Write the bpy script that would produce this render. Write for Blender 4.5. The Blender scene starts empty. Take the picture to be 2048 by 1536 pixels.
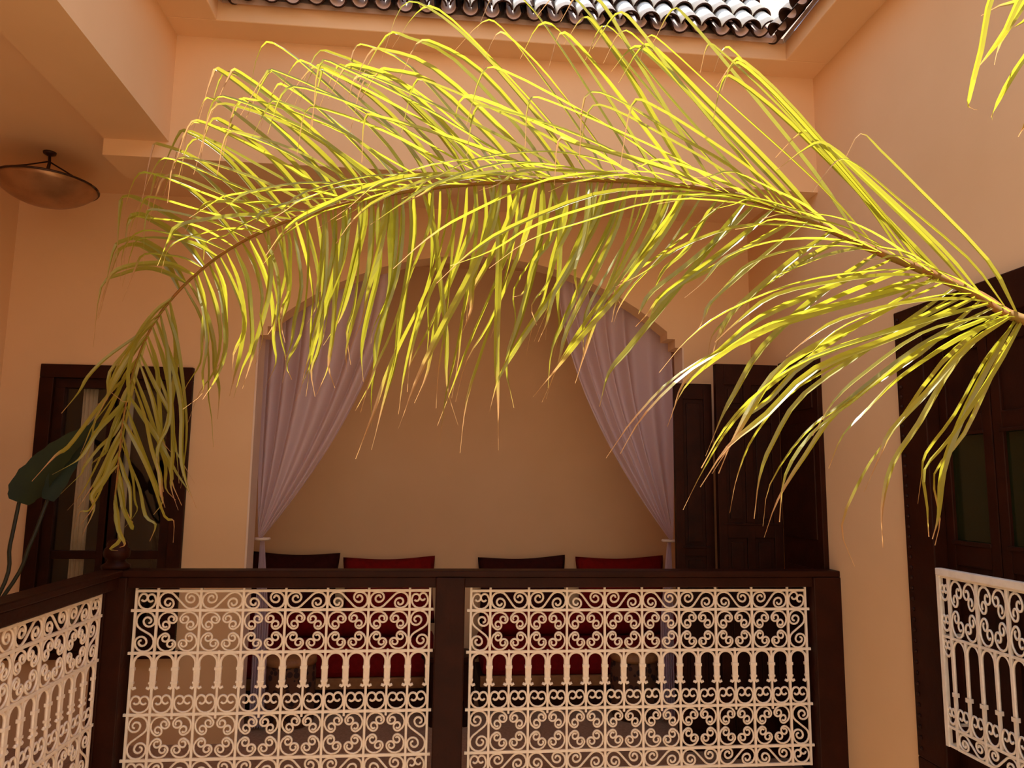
import bpy, bmesh, math, random
from mathutils import Vector, Matrix
random.seed(7)
PI = math.pi
scene = bpy.context.scene
col = scene.collection

# ------------------------------------------------------------------ camera
F_PX = 1481.4
EYE = Vector((0, 0, 1.62))
_p, _y, _r = [math.radians(a) for a in (7.549, 5.688, 0.7095)]
FWD = Vector((math.sin(_y)*math.cos(_p), math.cos(_y)*math.cos(_p), math.sin(_p)))
_ri = Vector((math.cos(_y), -math.sin(_y), 0)); _up = _ri.cross(FWD)
RIGHT = _ri*math.cos(_r) + _up*math.sin(_r)
UP = -_ri*math.sin(_r) + _up*math.cos(_r)
cam_d = bpy.data.cameras.new('camera'); cam = bpy.data.objects.new('camera', cam_d); col.objects.link(cam)
cam_d.sensor_fit = 'HORIZONTAL'; cam_d.sensor_width = 36; cam_d.lens = F_PX*36/2048
cam_d.clip_start = 0.02
m = Matrix((RIGHT, UP, -FWD)).transposed().to_4x4(); m.translation = EYE
cam.matrix_world = m
scene.camera = cam

# ------------------------------------------------------------------ light
SUN_DIR = Vector((-0.06, 0.36, 1.0)).normalized()      # towards the sun: high, behind the far roof
sun_d = bpy.data.lights.new('sun', 'SUN'); sun_d.energy = 12.5; sun_d.angle = 0.009; sun_d.color = (1.0, 0.95, 0.84)
sun = bpy.data.objects.new('sun', sun_d); col.objects.link(sun)
sun.rotation_euler = SUN_DIR.to_track_quat('Z', 'Y').to_euler(); sun.location = (0, 2, 9)
w = bpy.data.worlds.new('sky'); scene.world = w; w.use_nodes = True
bg = w.node_tree.nodes['Background']; bg.inputs[0].default_value = (0.72, 0.97, 1.40, 1); bg.inputs[1].default_value = 0.95
vs = scene.view_settings
vs.view_transform = 'Standard'; vs.look = 'None'; vs.gamma = 1.0; vs.exposure = 0.2; vs.use_curve_mapping = False
scene.cycles.max_bounces = 12; scene.cycles.diffuse_bounces = 8; scene.cycles.transparent_max_bounces = 16
scene.cycles.use_denoising = True
scene.cycles.sample_clamp_indirect = 6.0

# ------------------------------------------------------------------ pixel helpers (2048 x 1536 frame)
def ray(px, py): return FWD*F_PX + RIGHT*(px-1024) - UP*(py-768)
def at_y(px, py, Y):
    d = ray(px, py); return EYE + d*(Y/d.y)
def at_x(px, py, X):
    d = ray(px, py); return EYE + d*(X/d.x)

# ------------------------------------------------------------------ mesh helpers
class MB:
    def __init__(s): s.v = []; s.f = []; s.mi = []; s.uv = {}
    def box(s, x0, x1, y0, y1, z0, z1, mi=0):
        n = len(s.v)
        s.v += [(x, y, z) for z in (z0, z1) for y in (y0, y1) for x in (x0, x1)]
        for q in ((0,2,3,1),(4,5,7,6),(0,1,5,4),(2,6,7,3),(0,4,6,2),(1,3,7,5)):
            s.f.append([n+i for i in q]); s.mi.append(mi)
        return s
    def poly(s, pts, mi=0):
        n = len(s.v); s.v += [tuple(p) for p in pts]; s.f.append(list(range(n, n+len(pts)))); s.mi.append(mi)
        return s
    def prism(s, pts, off, mi=0):
        """closed extrusion of a polygon (list of 3D points) by a vector"""
        n = len(s.v); k = len(pts); off = Vector(off)
        s.v += [tuple(p) for p in pts] + [tuple(Vector(p)+off) for p in pts]
        s.f.append(list(range(n+k-1, n-1, -1))); s.f.append(list(range(n+k, n+2*k))); s.mi += [mi, mi]
        for i in range(k):
            j = (i+1) % k
            s.f.append([n+i, n+j, n+k+j, n+k+i]); s.mi.append(mi)
        return s
    def tube(s, pts, r, n=6, cap=True, mi=0):
        pts = [Vector(p) for p in pts]; k = len(pts)
        rs = r if isinstance(r, (list, tuple)) else [r]*k
        base = len(s.v); ref = None
        for i in range(k):
            t = (pts[min(i+1, k-1)] - pts[max(i-1, 0)]).normalized()
            if ref is None:
                ref = Vector((0, 0, 1)) if abs(t.z) < 0.9 else Vector((0, 1, 0))
                ref = (ref - t*ref.dot(t)).normalized()
            else:
                ref = (ref - t*ref.dot(t)).normalized()
            b = t.cross(ref)
            for j in range(n):
                a = 2*PI*(j+0.5)/n
                s.v.append(tuple(pts[i] + (ref*math.cos(a) + b*math.sin(a))*rs[i]))
        for i in range(k-1):
            for j in range(n):
                a = base+i*n+j; b2 = base+i*n+(j+1) % n
                s.f.append([a, b2, b2+n, a+n]); s.mi.append(mi)
        if cap:
            s.f.append([base+j for j in range(n-1, -1, -1)]); s.f.append([base+(k-1)*n+j for j in range(n)]); s.mi += [mi, mi]
        return s
    def lathe(s, prof, c=(0, 0, 0), n=20, mi=0, close=True):
        base = len(s.v); k = len(prof)
        for (r, z) in prof:
            for j in range(n):
                a = 2*PI*j/n; s.v.append((c[0]+r*math.cos(a), c[1]+r*math.sin(a), c[2]+z))
        for i in range(k-1):
            for j in range(n):
                a = base+i*n+j; b = base+i*n+(j+1) % n
                s.f.append([a, b, b+n, a+n]); s.mi.append(mi)
        if close:
            s.f.append([base+j for j in range(n-1, -1, -1)]); s.f.append([base+(k-1)*n+j for j in range(n)]); s.mi += [mi, mi]
        return s
    def mesh(s, name, mats, smooth=False):
        me = bpy.data.meshes.new(name); me.from_pydata(s.v, [], s.f); me.update()
        for mt in (mats if isinstance(mats, (list, tuple)) else [mats]): me.materials.append(mt)
        if any(s.mi): me.polygons.foreach_set('material_index', s.mi)
        if smooth: me.polygons.foreach_set('use_smooth', [True]*len(me.polygons))
        return me

def tag(o, label=None, cat=None, group=None, kind=None):
    if label: o['label'] = label
    if cat: o['category'] = cat
    if group: o['group'] = group
    if kind: o['kind'] = kind
    return o
def link(name, data, parent=None, loc=(0, 0, 0), rot=(0, 0, 0), scale=(1, 1, 1)):
    o = bpy.data.objects.new(name, data); col.objects.link(o)
    o.parent = parent; o.location = loc; o.rotation_euler = rot; o.scale = scale
    return o
def build(name, mb, mats, parent=None, smooth=False, bevel=0, **k):
    o = link(name, mb.mesh(name, mats, smooth), parent, **k)
    if bevel:
        b = o.modifiers.new('bevel', 'BEVEL'); b.width = bevel; b.segments = 2; b.limit_method = 'ANGLE'
    return o
def struct(name, mb, mats, label=None, parent=None, **k):
    o = build(name, mb, mats, parent, **k)
    if parent is None: o['kind'] = 'structure'
    if label: o['label'] = label
    return o
def empty(name, loc=(0, 0, 0), parent=None):
    o = bpy.data.objects.new(name, None); col.objects.link(o); o.location = loc; o.parent = parent; return o

# ------------------------------------------------------------------ materials
def mat(name, base, rough=0.7, spec=0.3, noise=None, bump=0.0, bump_scale=60.0, metallic=0.0, coords='Object'):
    """noise = (scale, colour2, low, high)"""
    M = bpy.data.materials.new(name); M.use_nodes = True; nt = M.node_tree; N = nt.nodes; L = nt.links
    b = N['Principled BSDF']; b.inputs['Base Color'].default_value = (*base, 1); b.inputs['Roughness'].default_value = rough
    b.inputs['Specular IOR Level'].default_value = spec; b.inputs['Metallic'].default_value = metallic
    tc = N.new('ShaderNodeTexCoord')
    if noise:
        n = N.new('ShaderNodeTexNoise'); n.inputs['Scale'].default_value = noise[0]; n.inputs['Detail'].default_value = 6
        L.new(tc.outputs[coords], n.inputs['Vector'])
        rp = N.new('ShaderNodeValToRGB'); rp.color_ramp.elements[0].position = noise[2]; rp.color_ramp.elements[1].position = noise[3]
        rp.color_ramp.elements[0].color = (*base, 1); rp.color_ramp.elements[1].color = (*noise[1], 1)
        L.new(n.outputs['Fac'], rp.inputs['Fac']); L.new(rp.outputs['Color'], b.inputs['Base Color'])
    if bump:
        n2 = N.new('ShaderNodeTexNoise'); n2.inputs['Scale'].default_value = bump_scale; n2.inputs['Detail'].default_value = 4
        L.new(tc.outputs[coords], n2.inputs['Vector'])
        bp = N.new('ShaderNodeBump'); bp.inputs['Strength'].default_value = bump; bp.inputs['Distance'].default_value = 0.01
        L.new(n2.outputs['Fac'], bp.inputs['Height']); L.new(bp.outputs['Normal'], b.inputs['Normal'])
    return M

PLASTER = mat('ochre_plaster', (0.77, 0.51, 0.285), 0.9, 0.1, (1.3, (0.73, 0.47, 0.25), 0.35, 0.7), 0.12, 14)
JAMB = mat('pale_plaster', (0.78, 0.60, 0.46), 0.85, 0.15, (4, (0.72, 0.53, 0.40), 0.4, 0.7), 0.1, 30)
WOOD = mat('dark_wood', (0.024, 0.0050, 0.0016), 0.5, 0.12, (9, (0.034, 0.007, 0.0022), 0.4, 0.7), 0.15, 40)
WOOD2 = mat('dark_wood_panel', (0.028, 0.006, 0.002), 0.5, 0.14, (11, (0.018, 0.004, 0.0015), 0.4, 0.7), 0.15, 40)
IRON = mat('cream_painted_iron', (0.90, 0.78, 0.64), 0.5, 0.3, (25, (0.84, 0.70, 0.56), 0.45, 0.7), 0.15, 150)
IRON_W = mat('white_painted_iron', (0.84, 0.76, 0.66), 0.45, 0.35, (25, (0.76, 0.66, 0.56), 0.45, 0.7), 0.12, 150)
TILE = mat('pale_weathered_tile', (0.84, 0.80, 0.68), 0.5, 0.4, (14, (0.60, 0.56, 0.46), 0.5, 0.75), 0.25, 60)
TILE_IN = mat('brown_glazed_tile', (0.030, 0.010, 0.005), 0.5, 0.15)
TILE_PAN = mat('terracotta_tile', (0.66, 0.44, 0.34), 0.7, 0.2, (12, (0.52, 0.36, 0.28), 0.4, 0.7), 0.2, 60)
FLOOR = mat('brown_floor_tile', (0.46, 0.29, 0.18), 0.5, 0.3, (60, (0.36, 0.22, 0.13), 0.4, 0.6), 0.1, 120)
PATIO = mat('pale_patio_floor', (0.88, 0.80, 0.68), 0.6, 0.3, (4, (0.82, 0.73, 0.60), 0.4, 0.7))  # floor out of view, kept pale to bounce sunlight up to the galleries
RED = mat('red_velvet', (0.20, 0.006, 0.005), 0.9, 0.1, (30, (0.15, 0.004, 0.004), 0.4, 0.7), 0.2, 200)
DKCUSH = mat('dark_brown_velvet', (0.045, 0.008, 0.006), 0.9, 0.1, (30, (0.032, 0.006, 0.005), 0.4, 0.7), 0.2, 200)
TAN = mat('tan_wood', (0.34, 0.15, 0.05), 0.55, 0.3, (20, (0.25, 0.10, 0.035), 0.4, 0.7))
BRASS = mat('aged_copper', (0.42, 0.22, 0.10), 0.35, 0.5, (9, (0.30, 0.14, 0.06), 0.4, 0.7), 0.1, 60, metallic=0.6)
DARKMETAL = mat('dark_iron', (0.05, 0.02, 0.012), 0.4, 0.5, metallic=0.5)
POT = mat('terracotta_pot', (0.32, 0.12, 0.05), 0.75, 0.2, (12, (0.24, 0.09, 0.04), 0.4, 0.7), 0.15, 60)
SOIL = mat('soil', (0.03, 0.018, 0.01), 0.95, 0.1, bump=0.5, bump_scale=80)
TRUNK = mat('palm_bark', (0.13, 0.07, 0.035), 0.9, 0.1, (14, (0.06, 0.03, 0.015), 0.4, 0.7), 0.6, 30)

def pattern_mat():
    M = bpy.data.materials.new('patterned_brown_fabric'); M.use_nodes = True; N = M.node_tree.nodes; L = M.node_tree.links
    b = N['Principled BSDF']; b.inputs['Roughness'].default_value = 0.85
    tc = N.new('ShaderNodeTexCoord'); v = N.new('ShaderNodeTexVoronoi'); v.inputs['Scale'].default_value = 22
    L.new(tc.outputs['Object'], v.inputs['Vector'])
    rp = N.new('ShaderNodeValToRGB'); rp.color_ramp.interpolation = 'CONSTANT'
    rp.color_ramp.elements[0].color = (0.03, 0.008, 0.005, 1); rp.color_ramp.elements[1].position = 0.42
    rp.color_ramp.elements[1].color = (0.12, 0.045, 0.018, 1)
    L.new(v.outputs['Distance'], rp.inputs['Fac']); L.new(rp.outputs['Color'], b.inputs['Base Color'])
    return M
PATTERN = pattern_mat()

def glass_mat(name, tint, rough, spec):
    M = bpy.data.materials.new(name); M.use_nodes = True; b = M.node_tree.nodes['Principled BSDF']
    b.inputs['Base Color'].default_value = (*tint, 1); b.inputs['Roughness'].default_value = rough
    b.inputs['Specular IOR Level'].default_value = spec
    return M
GLASS_DOOR = glass_mat('dark_green_glass', (0.012, 0.014, 0.004), 0.12, 0.35)
def clear_glass():
    M = bpy.data.materials.new('window_glass'); M.use_nodes = True; N = M.node_tree.nodes; L = M.node_tree.links
    N.remove(N['Principled BSDF']); out = N['Material Output']
    t = N.new('ShaderNodeBsdfTransparent'); t.inputs[0].default_value = (0.93, 0.92, 0.88, 1)
    g = N.new('ShaderNodeBsdfGlossy'); g.inputs['Roughness'].default_value = 0.02
    fr = N.new('ShaderNodeFresnel'); fr.inputs['IOR'].default_value = 1.5
    m1 = N.new('ShaderNodeMixShader'); L.new(fr.outputs[0], m1.inputs[0]); L.new(t.outputs[0], m1.inputs[1]); L.new(g.outputs[0], m1.inputs[2])
    L.new(m1.outputs[0], out.inputs[0]); return M
GLASS_WIN = clear_glass()
REFLECTION = mat('pale_reflection', (0.86, 0.74, 0.58), 0.9, 0.1, (30, (0.80, 0.68, 0.52), 0.4, 0.7))  # brightness of reflections in the window glass, put into a pale colour
BOX_SHADE = mat('box_shade', (0.03, 0.012, 0.008), 0.9, 0.1)  # darkness of an unlit interior put into the colour

def sheer_mat():
    M = bpy.data.materials.new('sheer_curtain'); M.use_nodes = True; N = M.node_tree.nodes; L = M.node_tree.links
    N.remove(N['Principled BSDF']); out = N['Material Output']
    d = N.new('ShaderNodeBsdfDiffuse'); d.inputs[0].default_value = (0.84, 0.70, 0.78, 1)
    t = N.new('ShaderNodeBsdfTranslucent'); t.inputs[0].default_value = (0.84, 0.70, 0.78, 1)
    tr = N.new('ShaderNodeBsdfTransparent')
    m1 = N.new('ShaderNodeMixShader'); m1.inputs[0].default_value = 0.25
    m2 = N.new('ShaderNodeMixShader'); m2.inputs[0].default_value = 0.38
    L.new(d.outputs[0], m1.inputs[1]); L.new(t.outputs[0], m1.inputs[2])
    L.new(m1.outputs[0], m2.inputs[1]); L.new(tr.outputs[0], m2.inputs[2]); L.new(m2.outputs[0], out.inputs[0])
    return M
SHEER = sheer_mat()

def leaf_mat(name, green, green2, trans, dry, gloss=0.10):
    """palm leaflet: green blade, straw coloured dry tip (UV y runs along the blade)"""
    M = bpy.data.materials.new(name); M.use_nodes = True; N = M.node_tree.nodes; L = M.node_tree.links
    N.remove(N['Principled BSDF']); out = N['Material Output']
    uv = N.new('ShaderNodeUVMap'); sep = N.new('ShaderNodeSeparateXYZ'); L.new(uv.outputs[0], sep.inputs[0])
    oi = N.new('ShaderNodeObjectInfo')
    mr = N.new('ShaderNodeMath'); mr.operation = 'MULTIPLY_ADD'; mr.inputs[1].default_value = 0.30; mr.inputs[2].default_value = -0.10
    L.new(oi.outputs['Random'], mr.inputs[0])
    ad = N.new('ShaderNodeMath'); ad.operation = 'ADD'; L.new(sep.outputs['Y'], ad.inputs[0]); L.new(mr.outputs[0], ad.inputs[1])
    st = N.new('ShaderNodeMapRange'); st.inputs['From Min'].default_value = 0.82; st.inputs['From Max'].default_value = 0.96
    L.new(ad.outputs[0], st.inputs['Value'])
    mixg = N.new('ShaderNodeMix'); mixg.data_type = 'RGBA'; mixg.inputs['A'].default_value = (*green, 1); mixg.inputs['B'].default_value = (*green2, 1)
    L.new(oi.outputs['Random'], mixg.inputs['Factor'])
    c1 = N.new('ShaderNodeMix'); c1.data_type = 'RGBA'; L.new(st.outputs[0], c1.inputs['Factor'])
    L.new(mixg.outputs['Result'], c1.inputs['A']); c1.inputs['B'].default_value = (*dry, 1)
    c2 = N.new('ShaderNodeMix'); c2.data_type = 'RGBA'; L.new(st.outputs[0], c2.inputs['Factor'])
    c2.inputs['A'].default_value = (*trans, 1); c2.inputs['B'].default_value = (*dry, 1)
    d = N.new('ShaderNodeBsdfDiffuse'); L.new(c1.outputs['Result'], d.inputs[0])
    t = N.new('ShaderNodeBsdfTranslucent'); L.new(c2.outputs['Result'], t.inputs[0])
    g = N.new('ShaderNodeBsdfGlossy'); g.inputs['Roughness'].default_value = 0.38; g.inputs[0].default_value = (1, 1, 0.95, 1)
    m1 = N.new('ShaderNodeMixShader'); m1.inputs[0].default_value = 0.56
    m2 = N.new('ShaderNodeMixShader'); m2.inputs[0].default_value = gloss
    L.new(d.outputs[0], m1.inputs[1]); L.new(t.outputs[0], m1.inputs[2])
    L.new(m1.outputs[0], m2.inputs[1]); L.new(g.outputs[0], m2.inputs[2]); L.new(m2.outputs[0], out.inputs[0])
    return M
LEAF = leaf_mat('palm_leaflet', (0.24, 0.245, 0.035), (0.38, 0.33, 0.055), (0.60, 0.57, 0.035), (0.62, 0.35, 0.14), 0.045)
RACHIS = mat('palm_midrib', (0.30, 0.12, 0.03), 0.7, 0.15, (30, (0.24, 0.14, 0.03), 0.4, 0.6))
BANANA = mat('dark_broad_leaf', (0.022, 0.030, 0.006), 0.6, 0.2, (8, (0.014, 0.020, 0.005), 0.4, 0.7))
STEM = mat('leaf_stalk', (0.03, 0.025, 0.008), 0.5, 0.3)

# ------------------------------------------------------------------ room constants (metres)
XR, XL = 2.15, -1.46          # patio faces of the right wall and the left beam
YF, YB = 3.90, 4.88           # patio face of the far wall, back wall of the far gallery
YL = 0.35                     # edge of the near landing
YN = -1.5                     # added bounce wall behind the near landing
ZF, ZC = 0.03, 3.46           # gallery floor, gallery ceiling
XO = -2.72                    # outer wall of the left gallery
ZCOR = 4.0                    # underside of the cornice
YA = 6.15                     # back wall of the alcove
ZG = -3.4                     # patio ground floor

# ------------------------------------------------------------------ structure
fl = MB()
fl.box(XO-.2, XL+.08, -1.5, YB, ZF-.3, ZF)
fl.box(XL+.08, XR, YF-.12, YB, ZF-.3, ZF)
fl.box(XL+.08, XR, -1.5, YL+.1, ZF-.3, ZF)
fl.box(-1.8, 2.4, YB, YA+.2, ZF-.3, ZF)
struct('floor', fl, FLOOR, 'brown speckled gallery floor behind the balustrade')
struct('floor_patio', MB().box(XO, XR+.3, -1.5, YA, ZG-.2, ZG), PATIO, 'sunlit pale patio floor one storey below')
lw = MB()
lw.box(XL-.2, XL+.02, YL, YF, ZG, ZF-.3); lw.box(XL-.2, XR, YF-.06, YF+.2, ZG, ZF-.3); lw.box(XL-.2, XR, YL-.2, YL+.06, ZG, ZF-.3)
BOUNCE_WHITE = mat('pale_bounce_wall', (0.85, 0.76, 0.63), 0.85, 0.15, (2, (0.80, 0.70, 0.56), 0.4, 0.7))  # whitened for unseen walls that bounce light into the galleries
struct('wall_lower', lw, BOUNCE_WHITE, 'walls of the storey below, whitened to bounce light up')
# right wall with the opening of the glazed doors
DY0, DY1, DZ0, DZ1 = 1.62, 3.20, 0.46, 2.41
rw = MB()
rw.box(XR, XR+.3, DY1, YA+.2, ZG, ZCOR+.3); rw.box(XR, XR+.3, -1.75, DY0, ZG, ZCOR+.3)
rw.box(XR, XR+.3, DY0, DY1, ZG, DZ0); rw.box(XR, XR+.3, DY0, DY1, DZ1, ZCOR+.3)
rw.box(XR+.28, XR+.3, DY0, DY1, DZ0, DZ1)
struct('wall_right', rw, PLASTER, 'tall ochre plaster wall holding the dark glazed doors')
struct('wall_far', MB().box(XL-.33, XR, YF, YF+.3, 3.30, ZCOR+.3), PLASTER, 'ochre plaster wall above the far gallery, under the tiled eave')
struct('wall_left', MB().box(XL-.33, XL, YN-.25, YF, 3.39, ZCOR+.3), PLASTER, 'ochre plaster beam and wall above the left gallery')
struct('wall_near_bounce', MB().box(XO-.2, XR, YN-.25, YN, ZF-.3, ZCOR+.3), BOUNCE_WHITE, 'unseen pale wall added behind the near landing to bounce sunlight')  # added out of view, reflects sunlight onto the far side
struct('wall_outer', MB().box(XO-.25, XO, -1.7, YB+.2, ZF-.3, ZC+.3), PLASTER, 'outer ochre wall of the left gallery')
cl = MB()
cl.box(XO-.2, XL-.3, -1.6, YB+.1, ZC, ZC+.2); cl.box(XL-.3, XR, YF+.28, YB+.1, ZC, ZC+.2);
struct('ceiling', cl, PLASTER, 'ochre gallery ceiling')

# back wall of the far gallery: window on the left, segmental arch in the middle
AX, AH = 0.245, 1.425         # arch centre, half width of the opening
WX0, WX1, WZ0, WZ1 = -2.46, -1.58, 0.60, 2.30
JX0, JX1 = AX-AH, AX+AH
T = 0.16
bw = MB()
bw.box(XO, WX0, YB, YB+T, ZF, ZC); bw.box(WX1, JX0, YB, YB+T, ZF, ZC)
bw.box(WX0, WX1, YB, YB+T, ZF, WZ0); bw.box(WX0, WX1, YB, YB+T, WZ1, ZC)
bw.box(JX1, XR, YB, YB+T, ZF, ZC)
ZS = 2.66; RISE = 0.48; HW = AH-0.115
RC = (HW*HW+RISE*RISE)/(2*RISE); ZCEN = ZS+RISE-RC
NA = 24
arc = [(AX-HW+2*HW*i/NA, ZCEN+math.sqrt(RC*RC-(-HW+2*HW*i/NA)**2)) for i in range(NA+1)]
for i in range(NA):
    (x0, z0), (x1, z1) = arc[i], arc[i+1]
    bw.prism([(x0, YB, z0), (x1, YB, z1), (x1, YB, ZC), (x0, YB, ZC)], (0, T, 0))
for s in (-1, 1):             # stepped corbels at the springing
    xj = AX+s*AH
    for d0, d1, z in ((0, .06, 2.55), (.06, .115, 2.61)):
        a, b = sorted((xj-s*d0, xj-s*d1)); bw.box(a, b, YB, YB+T, z, ZC)
struct('wall_back', bw, PLASTER, 'ochre wall with a wide stepped arch opening onto the seating alcove')
jm = MB()
for s in (-1, 1):
    xj = AX+s*AH; a, b = sorted((xj, xj-s*.012)); jm.box(a, b, YB-.004, YB+T+.01, ZF, 2.55)
struct('trim_1', jm, JAMB, 'pale plaster lining of the arch jambs')
al = MB()
al.box(-1.8, 2.4, YA, YA+.2, ZF, 3.5); al.box(-1.8, -1.62, YB+T, YA, ZF, 3.5); al.box(2.1, 2.4, YB+T, YA, ZF, 3.5)
al.box(-1.8, 2.4, YB+T, YA, 3.42, 3.6)
struct('wall_alcove', al, PLASTER, 'brown-ochre back wall of the alcove above the cushions')

# cornice round the patio
cn = MB()
CX0, CX1, CY0, CY1 = -1.205, 1.905, YN+.19, 3.735
H0, H1 = ZCOR, ZCOR+.115
cn.box(XL-.1, XR+.1, CY1, YF+.1, H0, H1); cn.box(XL-.1, XR+.1, YN-.1, CY0, H0, H1)
cn.box(XL-.1, CX0, CY0, CY1, H0, H1); cn.box(CX1, XR+.1, CY0, CY1, H0, H1)
struct('trim_2', cn, PLASTER, 'projecting plaster cornice under the roof tiles', bevel=.006)

# roof decks (solid under the tiles), pitch 52 degrees
PITCH = math.radians(52); CP, SP = math.cos(PITCH), math.sin(PITCH)
RL = 1.3
EV = 0.03                      # eave of the deck in front of the cornice
ex0, ex1, ey0, ey1 = CX0+EV, CX1-EV, CY0+EV, CY1-EV
zE = H1-.005
def ring(off, z): return [(ex0-off, ey0-off, z), (ex1+off, ey0-off, z), (ex1+off, ey1+off, z), (ex0-off, ey1+off, z)]
inn, outr = ring(0, zE), ring(RL*CP, zE+RL*SP)
names = ['near', 'right', 'far', 'left']
decks = {}
for i, nm in enumerate(names):
    j = (i+1) % 4
    o = struct('roof_'+nm, MB().prism([inn[i], inn[j], outr[j], outr[i]], (0, 0, -.03)), TILE_PAN,
               nm + ' slope of the tiled patio roof')
    decks[nm] = o

# ------------------------------------------------------------------ roof tiles
def tile_mesh(name, r0, r1, ln, conv, mats, th=.010):
    """barrel tile along +Y (up slope); conv=+1 arches up, -1 is a channel"""
    mb = MB(); n = 10; k = 3
    for layer in (0, 1):
        for a in range(k):
            y = ln*a/(k-1); r = (r0+(r1-r0)*a/(k-1)) - (th if layer else 0)
            for i in range(n+1):
                t = PI*(0.04+0.92*i/n)
                mb.v.append((r*math.cos(t), y, conv*r*math.sin(t)))
    nn = n+1
    for layer in (0, 1):
        o = layer*k*nn
        for a in range(k-1):
            for i in range(n):
                q = [o+a*nn+i, o+a*nn+i+1, o+(a+1)*nn+i+1, o+(a+1)*nn+i]
                mb.f.append(q if layer else q[::-1])
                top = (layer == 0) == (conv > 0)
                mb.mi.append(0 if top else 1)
    o = k*nn
    for i in range(n):
        mb.f.append([i, i+1, o+i+1, o+i]); mb.mi.append(1)
        mb.f.append([(k-1)*nn+i+1, (k-1)*nn+i, o+(k-1)*nn+i, o+(k-1)*nn+i+1]); mb.mi.append(1)
    for a in range(k-1):
        for i in (0, n):
            mb.f.append([a*nn+i, (a+1)*nn+i, o+(a+1)*nn+i, o+a*nn+i]); mb.mi.append(1)
    return mb.mesh(name, mats, True)
SPC = 0.1145
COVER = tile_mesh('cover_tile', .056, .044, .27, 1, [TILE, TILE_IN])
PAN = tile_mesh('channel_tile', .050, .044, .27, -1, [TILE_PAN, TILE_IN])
def tile_rows(parent, origin, along, upflat, n, rows, start=0):
    along = Vector(along); upflat = Vector(upflat); up = upflat*CP + Vector((0, 0, SP)); nrm = along.cross(up)
    if nrm.z < 0: nrm = -nrm
    for r in range(rows):
        for c in range(n):
            for kind in (0, 1):
                x = (c + (0.5 if kind == 0 else 0.0))*SPC
                y = -0.055 + r*0.205 + random.uniform(-.012, .012)
                lift = (.052 if kind == 0 else .060) + r*.004
                R = Matrix((along, up, nrm)).transposed()
                if R.determinant() < 0: R = Matrix((-along, up, nrm)).transposed()
                tilt = Matrix.Rotation(random.uniform(-.025, .025), 3, 'Z') @ Matrix.Rotation(-.045, 3, 'X')
                M = (R @ tilt).to_4x4(); M.translation = Vector(origin) + along*(x+random.uniform(-.004, .004)) + up*y + nrm*lift
                o = link('roof_tile', COVER if kind == 0 else PAN, parent); o.matrix_world = M
ncol = int((ex1-ex0)/SPC)
tile_rows(decks['far'], (ex0+.03, ey1, zE), (1, 0, 0), (0, 1, 0), ncol, 4)
tile_rows(decks['right'], (ex1, ey1-.03, zE), (0, -1, 0), (1, 0, 0), 10, 2)
tile_rows(decks['left'], (ex0, ey1-.03, zE), (0, -1, 0), (-1, 0, 0), 14, 1)

# ------------------------------------------------------------------ window in the left part of the back wall
wf = MB()
def frame_xz(mb, x0, x1, z0, z1, w_, y0, y1):
    mb.box(x0, x1, y0, y1, z1-w_, z1); mb.box(x0, x1, y0, y1, z0, z0+w_)
    mb.box(x0, x0+w_, y0, y1, z0+w_, z1-w_); mb.box(x1-w_, x1, y0, y1, z0+w_, z1-w_)
frame_xz(wf, WX0-.02, WX1+.02, WZ0-.02, WZ1+.02, .085, YB-.03, YB+.08)
win = struct('window_1', wf, WOOD, 'dark wooden window between the arch and the left gallery', bevel=.004)
mx = (WX0+WX1)/2
for (x0, x1) in ((WX0+.065, mx+.01), (mx-.01, WX1-.065)):
    s_ = MB(); frame_xz(s_, x0, x1, WZ0+.065, WZ1-.065, .06, YB-.005, YB+.05)
    s_.box(x0+.05, x1-.05, YB+.005, YB+.04, 1.12, 1.17)
    sash = build('sash', s_, WOOD2, win, bevel=.003)
    for z0, z1 in ((WZ0+.12, 1.125), (1.165, WZ1-.12)):
        build('pane', MB().box(x0+.055, x1-.055, YB+.02, YB+.026, z0, z1), GLASS_WIN, sash)
build('window_sill', MB().box(WX0-.06, WX1+.06, YB-.06, YB+.1, WZ0-.06, WZ0-.02), WOOD, win, bevel=.005)

dr = MB()  # box added behind the glass to keep sky light out
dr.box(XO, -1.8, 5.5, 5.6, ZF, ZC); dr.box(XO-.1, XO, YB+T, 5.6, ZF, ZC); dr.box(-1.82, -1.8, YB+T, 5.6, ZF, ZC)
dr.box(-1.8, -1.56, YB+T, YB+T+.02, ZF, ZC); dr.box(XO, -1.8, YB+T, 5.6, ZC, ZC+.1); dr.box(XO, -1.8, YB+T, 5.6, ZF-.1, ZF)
struct('wall_dark_box', dr, BOX_SHADE, 'dark box added behind the window to block the sky')
for pxa, pxb, lab in ((144, 172, 'narrow pale strip behind the window standing in for a reflection, on the side of the left gallery'), (211, 247, 'narrow pale strip behind the window standing in for a reflection, on the side of the arch')):
    c0, c1 = at_y(pxa, 1060, YB+.10), at_y(pxb, 1060, YB+.10)  # pale strips added in place of bright reflections in the panes
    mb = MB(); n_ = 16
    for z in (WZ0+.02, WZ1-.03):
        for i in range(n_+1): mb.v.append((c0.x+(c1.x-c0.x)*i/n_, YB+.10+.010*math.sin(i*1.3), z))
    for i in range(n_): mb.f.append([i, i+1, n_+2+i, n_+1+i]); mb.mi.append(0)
    o = build('reflection_strip', mb, REFLECTION, None, True); o.modifiers.new('solid', 'SOLIDIFY').thickness = .004
    tag(o, lab, 'curtain')

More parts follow.
